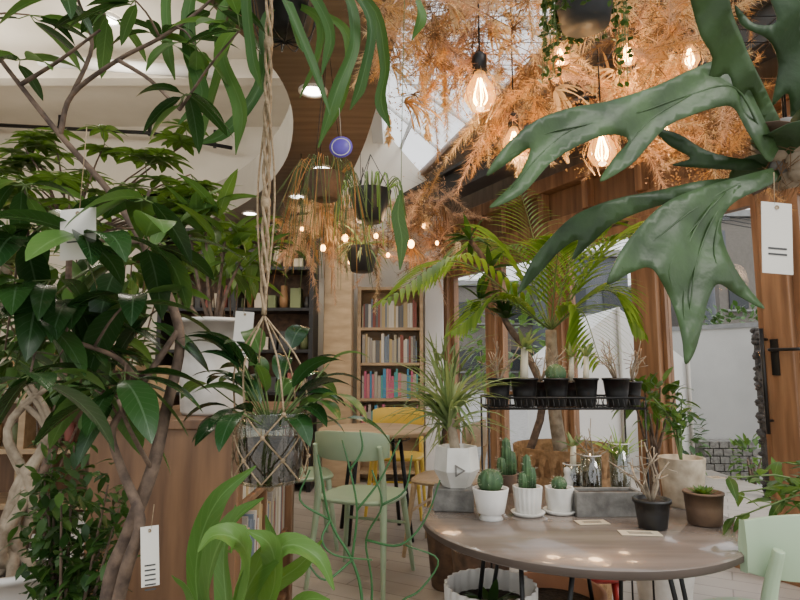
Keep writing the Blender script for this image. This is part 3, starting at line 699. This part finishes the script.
for k in range(N6):
    m.tube([kn,(kn+top_[k])/2+V((math.cos(2*pi*k/N6)*.03,math.sin(2*pi*k/N6)*.03,0)),top_[k]],.0022,'rope',5)
    for lv in range(3):
        z0=.15-.047*lv; z1=z0-.047; o0=lv*.5
        for sg in(-.5,.5):
            a0=2*pi*(k+o0)/N6; a1=2*pi*(k+o0+sg)/N6; P=[hc+V((rr*.99*math.cos(a0+(a1-a0)*j/3),rr*.99*math.sin(a0+(a1-a0)*j/3),z0+(z1-z0)*j/3)) for j in range(4)]
            m.tube(P,.002,'rope',4,3)
        m.ball(hc+V((rr*math.cos(2*pi*(k+o0)/N6),rr*math.sin(2*pi*(k+o0)/N6),z0)),.005,'rope')
    a0=2*pi*k/N6; m.tube([hc+V((rr*.95*math.cos(a0),rr*.95*math.sin(a0),.01)),hc+V((0,0,-.012))],.0022,'rope',4)
m.ball(hc+V((0,0,-.012)),.009,'rope')
for i in range(46):
    an=R.uniform(0,2*pi); el=R.uniform(.15,2.2); d=V((math.cos(an),math.sin(an),el)).normalized(); st=hc+V((0,0,.11)); L0=R.uniform(.06,.2); e=st+d*L0
    m.tube([st,e],.0018,'stem',4); m.leaf(e,d+V((0,0,-.15)),R.uniform(.1,.15),R.uniform(.04,.054),'dark' if i%4 else 'ficus2',1.6,'ov',8,.16)
m.tube([S(225,-60,1.3),S(330,-60,1.3)],.012,'blkm',8)
m.done()
# ------------------------------------------------------------ arching strap fern and pencil plant
m=MB('birds_nest_fern'); c=S(235,690,1.1); pot(m,V((c.x,c.y,0)),.1,.13,c.z+.03,'whm')
b0=(235,690,1.1)
for pts,w in [([b0,(200,610,1.08),(198,550,1.05),(218,500,1.03),(256,466,1.02)],[.02,.035,.045,.035,.003]),
 ([b0,(210,610,1.03),(213,560,.98),(235,520,.95),(264,498,.93)],[.02,.04,.048,.036,.003]),
 ([b0,(240,615,1.0),(258,570,.95),(288,545,.93),(318,558,.92),(334,590,.92)],[.02,.035,.04,.036,.028,.003]),
 ([b0,(238,620,.98),(250,572,.93),(240,542,.9),(215,535,.88),(198,552,.87)],[.02,.04,.05,.045,.03,.003]),
 ([b0,(262,620,1.0),(275,580,.95),(270,545,.92),(246,530,.9)],[.02,.04,.045,.035,.003]),
 ([b0,(204,630,1.0),(190,590,.97),(172,575,.95)],[.02,.036,.03,.003]),([b0,(280,640,1.0),(303,602,.97),(330,600,.95)],[.02,.04,.03,.003]),
 ([b0,(226,600,1.15),(224,550,1.18),(236,505,1.2)],[.02,.04,.035,.003]),([b0,(250,600,1.15),(272,550,1.15),(266,515,1.15)],[.02,.04,.035,.003]),([b0,(262,600,1.1),(300,565,1.05),(322,540,1.02)],[.02,.03,.03,.003])]:
    m.ribbon([S(*p) for p in pts],w,'nest',(R.uniform(-.8,.8),-1,R.uniform(0,1.2)),22,.35,.1)
m.done()
m=MB('pencil_cactus'); c=S(365,680,1.2); pot(m,V((c.x,c.y,0)),.08,.11,max(.2,c.z),'conc'); b=V((c.x,c.y,c.z-.02))
def PT(l,r=.0026): return m.tube([b if p is None else S(*p) for p in l],[r,r*.6],'rhip',7)
PT([None,(362,600,1.2),(352,560,1.2),(330,520,1.2),(318,455,1.18)],.0036); PT([(352,560,1.2),(357,510,1.2),(350,470,1.2),(342,440,1.22)]); PT([None,(372,590,1.2),(366,540,1.18),(382,505,1.15),(372,470,1.15)])
PT([(366,540,1.18),(400,545,1.15),(425,520,1.15),(440,480,1.15)]); PT([(330,520,1.2),(300,500,1.2),(310,470,1.2)]); PT([(357,510,1.2),(380,480,1.2),(400,440,1.2)]); PT([(352,560,1.2),(325,580,1.15),(305,560,1.15)]); PT([None,(395,610,1.2),(420,590,1.2),(438,560,1.2),(405,545,1.2)])
PT([(382,505,1.15),(405,490,1.15),(412,455,1.15)]); PT([(330,520,1.2),(322,540,1.18),(335,555,1.18),(372,560,1.18)]); PT([(350,470,1.2),(362,450,1.2),(360,430,1.2)])
m.done()
# ------------------------------------------------------------ top strap-leaf epiphyllum
m=MB('hanging_epiphyllum'); c=S(285,25,1.45)
m.lathe([(.001,0),(.06,0),(.085,.12),(.09,.12),(.08,.1),(.001,.1)],c+V((0,0,-.02)),'blk',24)
for k in range(10):
    a=k*pi/5; m.tube([c+V((.1*math.cos(a),.1*math.sin(a),.14)),c+V((.07*math.cos(a),.07*math.sin(a),-.03)),c+V((0,0,-.05))],.002,'blkm',4)
for k in range(3): a=k*2*pi/3; m.tube([c+V((.09*math.cos(a),.09*math.sin(a),.12)),c+V((0,0,1.0))],.003,'blkm',4)
o=(285,0,1.45)
for pts,w in [([o,(235,-10,1.3),(222,50,1.25),(242,110,1.2),(236,155,1.2)],.042),([o,(340,-10,1.35),(354,40,1.3),(337,90,1.25),(318,148,1.25)],.034),([o,(365,0,1.4),(385,60,1.35),(381,100,1.3),(390,128,1.3)],.03),
 ([o,(200,-10,1.3),(190,50,1.25),(202,95,1.2),(178,125,1.2)],.034),([o,(320,20,1.35),(318,60,1.3),(300,98,1.3)],.03),([o,(265,20,1.35),(262,80,1.3),(228,130,1.25),(196,145,1.25)],.03),
 ([o,(345,30,1.4),(345,90,1.4),(322,140,1.4)],.028),([o,(245,0,1.3),(215,90,1.3),(203,140,1.3)],.032),([o,(300,50,1.35),(285,0,1.2),(310,60,1.2),(330,115,1.2)],.028),([o,(390,-20,1.4),(420,10,1.3),(412,40,1.3)],.028),
 ([o,(250,-20,1.2),(252,50,1.18),(262,90,1.18)],.028),([o,(335,-20,1.3),(370,20,1.3),(362,80,1.3),(350,110,1.3)],.028),([o,(180,-20,1.35),(168,40,1.3),(175,80,1.3)],.028),([o,(300,-20,1.25),(330,30,1.2),(322,75,1.2)],.026)]:
    m.ribbon([S(*p) for p in pts],[.01,w*.6,w,w*.85,w,.003],'epi',(R.uniform(-.9,.9),-1,.2),22,.35,.12)
m.done()
m=MB('single_hanging_leaf_vine'); m.tube([S(405,-30,1.6),S(402,120,1.6),S(401,195,1.6)],.0015,'stem',4); m.ribbon([S(401,190,1.6),S(398,215,1.6),S(402,240,1.6),S(400,270,1.6)],[.004,.04,.04,.004],'ficus2'); m.done()
m=MB('round_purple_tag'); q=S(341,147,1.35); rm=Matrix.Rotation(pi/2-.1,3,'X'); m.lathe([(.001,-.001),(.028,-.001),(.028,.001),(.001,.001)],q,'purple',28,mtx=rm); m.lathe([(.021,.0012),(.023,.0016),(.023,.0012)],q,'tag',28,mtx=rm); m.tube([q+V((0,0,.025)),S(338,90,1.35)],.0008,'tag',4); m.done()
# ------------------------------------------------------------ staghorn fern right
m=MB('staghorn_fern'); rc=S(795,152,1.05)
for i in range(60): m.ball(rc+ru()*R.uniform(.02,.055),R.uniform(.014,.03),'conc' if i%3==0 else 'barkl',1,R.uniform(.7,1.3),10)
for i in range(7):
    v=ru(.5); m.leaf(rc+V((0,-.02,-.03))+v*.02,v+V((0,.1,.6)),.11,.1,'brown' if i%2 else 'stagd',.8,'el',8,.3)
A_=[(772,168),(735,178),(700,188),(665,203),(640,226),(620,252),(607,284),(630,273),(650,268),(663,285),(675,312),(682,340),(685,364),(694,352),(702,325),(708,300),(718,284),(738,296),(764,309),(748,288),(733,265),(723,240),(722,218),(738,200),(775,182)]
m.blade(A_,lambda x,y:.98-.0011*(775-x)*.6-.0007*(y-170)+.006*math.sin(x*.11+y*.05)+.006*math.sin(y*.09),'stag',7)
B_=[(778,150),(764,120),(748,86),(738,58),(716,60),(690,70),(655,86),(610,101),(570,108),(535,121),(505,146),(486,176),(512,160),(530,149),(516,180),(489,208),(522,194),(550,164),(578,146),(608,135),(628,140),(612,160),(600,182),(632,164),(650,144),(668,126),(690,116),(715,108),(733,108),(748,133),(768,162)]
m.blade(B_,lambda x,y:1.0-.0006*(775-x)+.006*math.sin(x*.08+y*.1)+.0008*(110-y)*.6,'stag',7)
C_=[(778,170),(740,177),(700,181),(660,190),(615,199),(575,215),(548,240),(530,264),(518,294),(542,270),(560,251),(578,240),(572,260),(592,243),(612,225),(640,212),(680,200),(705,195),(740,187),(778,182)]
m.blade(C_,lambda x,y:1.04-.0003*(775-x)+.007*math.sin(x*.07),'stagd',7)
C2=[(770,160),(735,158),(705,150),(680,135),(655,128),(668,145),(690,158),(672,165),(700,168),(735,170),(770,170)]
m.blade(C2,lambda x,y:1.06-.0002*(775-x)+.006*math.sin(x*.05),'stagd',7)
D_=[(684,-30),(690,0),(700,35),(712,58),(708,84),(728,74),(738,104),(750,90),(768,135),(782,128),(768,95),(752,62),(742,38),(732,12),(722,-30)]
m.blade(D_,lambda x,y:1.02+.0008*(y-130)+.008*math.sin(y*.07+x*.1),'stag',7)
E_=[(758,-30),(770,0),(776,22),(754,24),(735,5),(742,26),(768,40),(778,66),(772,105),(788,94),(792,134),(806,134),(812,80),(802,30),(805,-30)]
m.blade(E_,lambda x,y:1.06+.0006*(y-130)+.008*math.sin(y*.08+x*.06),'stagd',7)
def VN(l,d0,mat='stag'):
    m.tube([S(a,b,d0(a,b)-.001) for a,b in l],[.0022,.0007],mat,5)
dA=lambda x,y:.98-.0011*(775-x)*.6-.0007*(y-170)+.006*math.sin(x*.11+y*.05)+.006*math.sin(y*.09)
for l in([(770,173),(730,188),(690,212),(655,240),(622,268)],[(740,186),(715,215),(697,260),(690,310),(687,350)],[(735,190),(718,225),(716,262),(738,285)],[(725,192),(690,232),(670,265),(672,290)],[(715,200),(690,240),(684,290),(684,320)]): VN(l,dA)
dB=lambda x,y:1.0-.0006*(775-x)+.006*math.sin(x*.08+y*.1)+.0008*(110-y)*.6
for l in([(765,140),(735,88),(690,95),(640,112),(590,124),(545,134),(510,155)],[(640,112),(580,126),(545,150),(510,190)],[(690,95),(650,120),(625,150)]): VN(l,dB)
for k in range(3): m.tube([rc+ru()*.04,rc+V((.0,0,.9))],.002,'blkm',4)
for i in range(200): m.hair(rc+ru()*.05,(ru()+V((0,0,-.6))).normalized(),.06,.001,'pampb')
m.done(solid=.0012)
def tag(px,py,d,w,h,rz,up,lines=1):
    m=MB('hanging_paper_tag'); q=S(px,py,d); mt=Matrix.Rotation(rz,3,'Z')@Matrix.Rotation(.06*(1 if px%2 else -1),3,'Y')
    m.box(q,(w,.001,h),'tag',mtx=mt); m.tube([q+V((0,0,h/2-.004)),q+V((.003,0,h/2+up))],.0007,'rope',4)
    m.lathe([(.001,0),(.0035,0),(.0035,.0006)],q+mt@V((0,-.0012,h/2-.008)),'rope',10,mtx=Matrix.Rotation(pi/2,3,'X'))
    for k in range(lines): m.box(q+mt@V((0,-.001,-h*.15-k*h*.08)),(w*.6,.0008,h*.025),'ink',mtx=mt)
    m.done()
tag(777,238,.9,.052,.115,.1,.05,2); tag(78,234,.93,.062,.085,-.1,.14,1); tag(150,556,1.15,.032,.11,.3,.04,6); tag(243,335,1.6,.05,.13,.2,.06,4)
m=MB('hanging_string_vine'); c=S(585,18,1.5); m.lathe([(.001,-.02),(.065,-.02),(.085,.1),(.08,.1),(.07,.08),(.001,.08)],c,'steel',28)
for k in range(3): a=k*2*pi/3; m.tube([c+V((.08*math.cos(a),.08*math.sin(a),.1)),c+V((0,0,1.3))],.002,'blkm',4)
for i in range(40):
    a=R.uniform(0,2*pi); L=R.uniform(.03,.1)+(.16 if abs(math.cos(a))>.75 else 0); e=c+V((.088*math.cos(a),.088*math.sin(a),.1)); bx=e+V((math.cos(a)*.02,math.sin(a)*.02,-.04)); P=m.tube([e,bx,bx+V((R.uniform(-.02,.02),0,-L))],.0012,'stem',4,12)
    for p in P:
        for j in range(2): m.leaf(p,ru(.6),.018,.014,'shrub',.2,'el',3)
m.done()
m=MB('hanging_basket_plant'); c=S(370,222,3.4); pot(m,c,.08,.13,.19,'blk')
for k in range(3): a=k*2*pi/3; m.tube([c+V((.12*math.cos(a),.12*math.sin(a),.19)),c+V((0,0,.42))],.003,'blkm',4)
for i in range(60):
    a=R.uniform(0,2*pi); e=c+V((.1*math.cos(a),.1*math.sin(a),.19)); L=R.uniform(.05,.3); m.tube([e,e+V((.08*math.cos(a),.08*math.sin(a),.06)),e+V((.12*math.cos(a),.12*math.sin(a),-L))],.003,'lime' if i%3==0 else 'stem',4,8)
m.done()
m=MB('hanging_basket_plant'); c=S(362,272,3.7); pot(m,c,.07,.11,.16,'blk')
for k in range(3): a=k*2*pi/3; m.tube([c+V((.1*math.cos(a),.1*math.sin(a),.16)),c+V((0,0,.7))],.003,'blkm',4)
for i in range(50):
    m.leaf(c+V((0,0,.14)),V((R.uniform(-1,1),R.uniform(-1,1),R.uniform(.1,1))),R.uniform(.15,.3),.02,'drac',2.2,'grass',7,.2)
m.done()
m=MB('hanging_rhipsalis'); c=S(325,200,2.6); pot(m,c,.06,.09,.12,'brown')
for k in range(3): a=k*2*pi/3; m.tube([c+V((.08*math.cos(a),.08*math.sin(a),.12)),c+V((0,0,.8))],.002,'blkm',4)
for i in range(100):
    a=R.uniform(0,2*pi); e=c+V((.07*math.cos(a),.07*math.sin(a),.12)); L=R.uniform(.1,.55); m.tube([e,e+V((.06*math.cos(a),.06*math.sin(a),.03)),e+V((.12*math.cos(a)+R.uniform(-.06,.06),.1*math.sin(a),-L))],[.002,.0012],'stem' if i%3 else 'pampo',4,8)
m.done()
# ------------------------------------------------------------ dried flowers
def plume(m,p,d,L,mat,n=90,hl=.07,w=.0016,stem=True):
    d=d.normalized(); q=V(p)
    if stem: m.tube([q-d*.12,q+d*L*.9],[.0015,.0006],'pampb',4)
    for i in range(n):
        t=R.random(); b=q+d*(L*t)+V((0,0,-.15*L*t*t)); dd=(d*.7+ru()*.75+V((0,0,-.15))).normalized(); m.hair(b,dd,hl*(1.1-.6*t)*R.uniform(.5,1.2),w,mat)
def dried(name,pts,n,spread,sc,mats):
    m=MB(name)
    for i in range(n):
        a,b,d=pts[R.randrange(len(pts))]; c=S(a,b,d)+ru()*spread; dr=ru()+V((0,0,-.25)); mt=mats[R.randrange(len(mats))]; k=R.random()
        if k<.74: plume(m,c,dr,R.uniform(.12,.28)*sc,mt,210,.065*sc,.001*sc)
        elif k<.9:
            for j in range(40):
                v=(dr+ru()*.9).normalized(); e=c+v*R.uniform(.07,.18)*sc; m.hair(c,v,(e-c).length,.0012,'pampb')
                for h_ in range(3): m.leaf(e+ru()*.01,ru(),.011*sc,.008*sc,mt,.2,'el',2)
        else:
            for j in range(12):
                v=(dr+ru()*.7).normalized(); m.leaf(c,v,R.uniform(.08,.16)*sc,.012*sc,mt,1.2,'lance',5,.4,wave=.2)
    return m
P1=[(R.uniform(405,740),R.uniform(-30,90),R.uniform(1.7,2.6)) for i in range(70)]
P1+=[(R.uniform(490,560),R.uniform(80,140),R.uniform(1.9,2.4)) for i in range(14)]+[(R.uniform(590,745),R.uniform(70,165),R.uniform(2,2.6)) for i in range(28)]+[(R.uniform(395,480),R.uniform(-25,55),R.uniform(1.7,2.3)) for i in range(26)]
m=dried('dried_flower_canopy',P1,400,.08,1.0,['pampc','pampo','pampo','pampp','pampo','pampc','pampb','pampp'])
zc=2.62
for i in range(18): x=-.0+i*.1; m.tube([V((x,1.3,zc)),V((x,2.9,zc))],.002,'blkm',4)
for i in range(17): y=1.3+i*.1; m.tube([V((0,y,zc)),V((1.7,y,zc))],.002,'blkm',4)
for x in(0,1.7):
    for y in(1.3,2.9): m.tube([V((x,y,zc)),V((x,y,2.95 if x else 3.6))],.004,'blkm',4)
m.done()
P2=[(R.uniform(290,345),R.uniform(195,250),R.uniform(3.8,4.6)) for i in range(20)]+[(R.uniform(395,450),R.uniform(188,262),R.uniform(3.8,4.6)) for i in range(26)]+[(R.uniform(330,410),R.uniform(208,250),R.uniform(4,4.6)) for i in range(14)]
m=dried('dried_flower_garland',P2,170,.08,1.4,['pampc','pampo','pampp','pampp','pampb'])
m.tube([S(285,215,4.2),S(450,200,4.2)],.012,'bark',6)
for a in(300,360,440): m.tube([S(a,212,4.2),S(a,212,4.2)+V((0,0,.45))],.003,'blkm',4)
m.done()
m=MB('dried_hanging_spikes')
for a,b,d in((427,130,1.9),(389,135,2.0),(520,180,2.0),(566,150,2.2),(660,120,2.2),(445,95,2)):
    q=S(a,b,d); m.tube([q,q+V((0,0,.35))],.001,'pampb',4)
    for j in range(44): m.leaf(q+V((0,0,R.uniform(-.03,.08))),ru()+V((0,0,-1.3)),.03,.012,'pampc',.2,'ov',3)
m.done()
def bulb(px,py,d,r=.042,e=5):
    c=S(px,py,d); m=MB('pendant_bulb'); m.lathe([(.001,-r),(r*.6,-r*.82),(r,-r*.1),(r*.85,r*.6),(r*.4,r*1.35),(r*.32,r*1.7)],c,'bulb',24)
    m.lathe([(r*.34,r*1.6),(r*.48,r*1.65),(r*.48,r*2.7),(r*.2,r*3.0),(.002,r*3.05)],c,'blkm',20)
    for k in range(5):
        a=k*2*pi/5; m.tube([c+V((r*.12*math.cos(a),r*.12*math.sin(a),r*1.2)),c+V((r*.45*math.cos(a),r*.45*math.sin(a),0)),c+V((r*.25*math.cos(a),r*.25*math.sin(a),-r*.5))],.0024,'fil',4,6)
    m.tube([c+V((0,0,r*3)),V((c.x,c.y,max(c.z+.35,2.62)))],.003,'blkm',5)
    for k in range(8):
        a=k*pi/4; m.tube([c+V((r*.5*math.cos(a),r*.5*math.sin(a),r*1.8)),c+V((r*1.4*math.cos(a),r*1.4*math.sin(a),0)),c+V((r*.6*math.cos(a),r*.6*math.sin(a),-r*1.5))],.0011,'rope',4)
    m.done(); lamp('pendant_glow',c+V((0,0,-r*1.6)),e,(1,.64,.34),.05)
for b in((480,97,1.75,.05,5),(602,153,2.0,.05,6),(514,145,2.1,.042,5),(628,55,2.1,.042,5),(560,60,2.3,.04,5),(690,60,2.3,.04,5),(665,130,2.5,.035,5)): bulb(*b)
m=MB('fairy_lights')
for a,b,r_ in((345,238,.02),(323,248,.018),(376,236,.015),(411,244,.022),(350,262,.013),(302,229,.012),(424,226,.014),(388,255,.012),(437,243,.012)):
    q=S(a,b,R.uniform(3.7,4.1)); m.ball(q,r_,'fairy',1,1.3); m.tube([q,q+V((0,0,.2))],.003,'blkm',4)
m.done()
lamp('garland_glow',S(345,235,3.6),6,(1,.62,.34),.1); lamp('garland_glow',S(415,235,3.6),6,(1,.62,.34),.1)
m=MB('leafy_plant_front'); c=V((1.38,1.75,0)); pot(m,c,.1,.13,.55,'blk')
for i in range(16):
    e=S(R.uniform(725,840),R.uniform(462,520),R.uniform(1.5,1.75)); P=m.tube([c+V((0,0,.48)),(c+V((0,0,.65))).lerp(e,.5)+V((0,0,.06)),e],[.004,.002],'stem',5)
    for k in range(9): m.leaf(P[2+k],ru(.5),.09,.026,'schef',.6,'lance',5)
m.done()
# ------------------------------------------------------------ world, camera
w=bpy.data.worlds.new('World'); bpy.context.scene.world=w; w.use_nodes=True
nt=w.node_tree; bg=nt.nodes['Background']; tc=nt.nodes.new('ShaderNodeTexCoord'); sx=nt.nodes.new('ShaderNodeSeparateXYZ'); nt.links.new(tc.outputs['Generated'],sx.inputs[0])
nt.links.new(mixc(nt,math_(nt,'MULTIPLY',sx.outputs[2],1.0),(.98,.98,.97),(.85,.9,.97)),bg.inputs[0]); bg.inputs[1].default_value=1.85
sl=lamp('sun',(0,0,9),1.8,(1,.96,.9),.1,'SUN'); sl.data.angle=.35; sl.rotation_euler=(math.radians(38),math.radians(20),.5)
cam=bpy.data.cameras.new('camera'); cam.sensor_width=36; cam.lens=F/800*36; cam.clip_start=.05; cam.clip_end=200
co=bpy.data.objects.new('camera',cam); co.location=CAM; co.rotation_euler=(pi/2+PIT,0,0); bpy.context.collection.objects.link(co); bpy.context.scene.camera=co
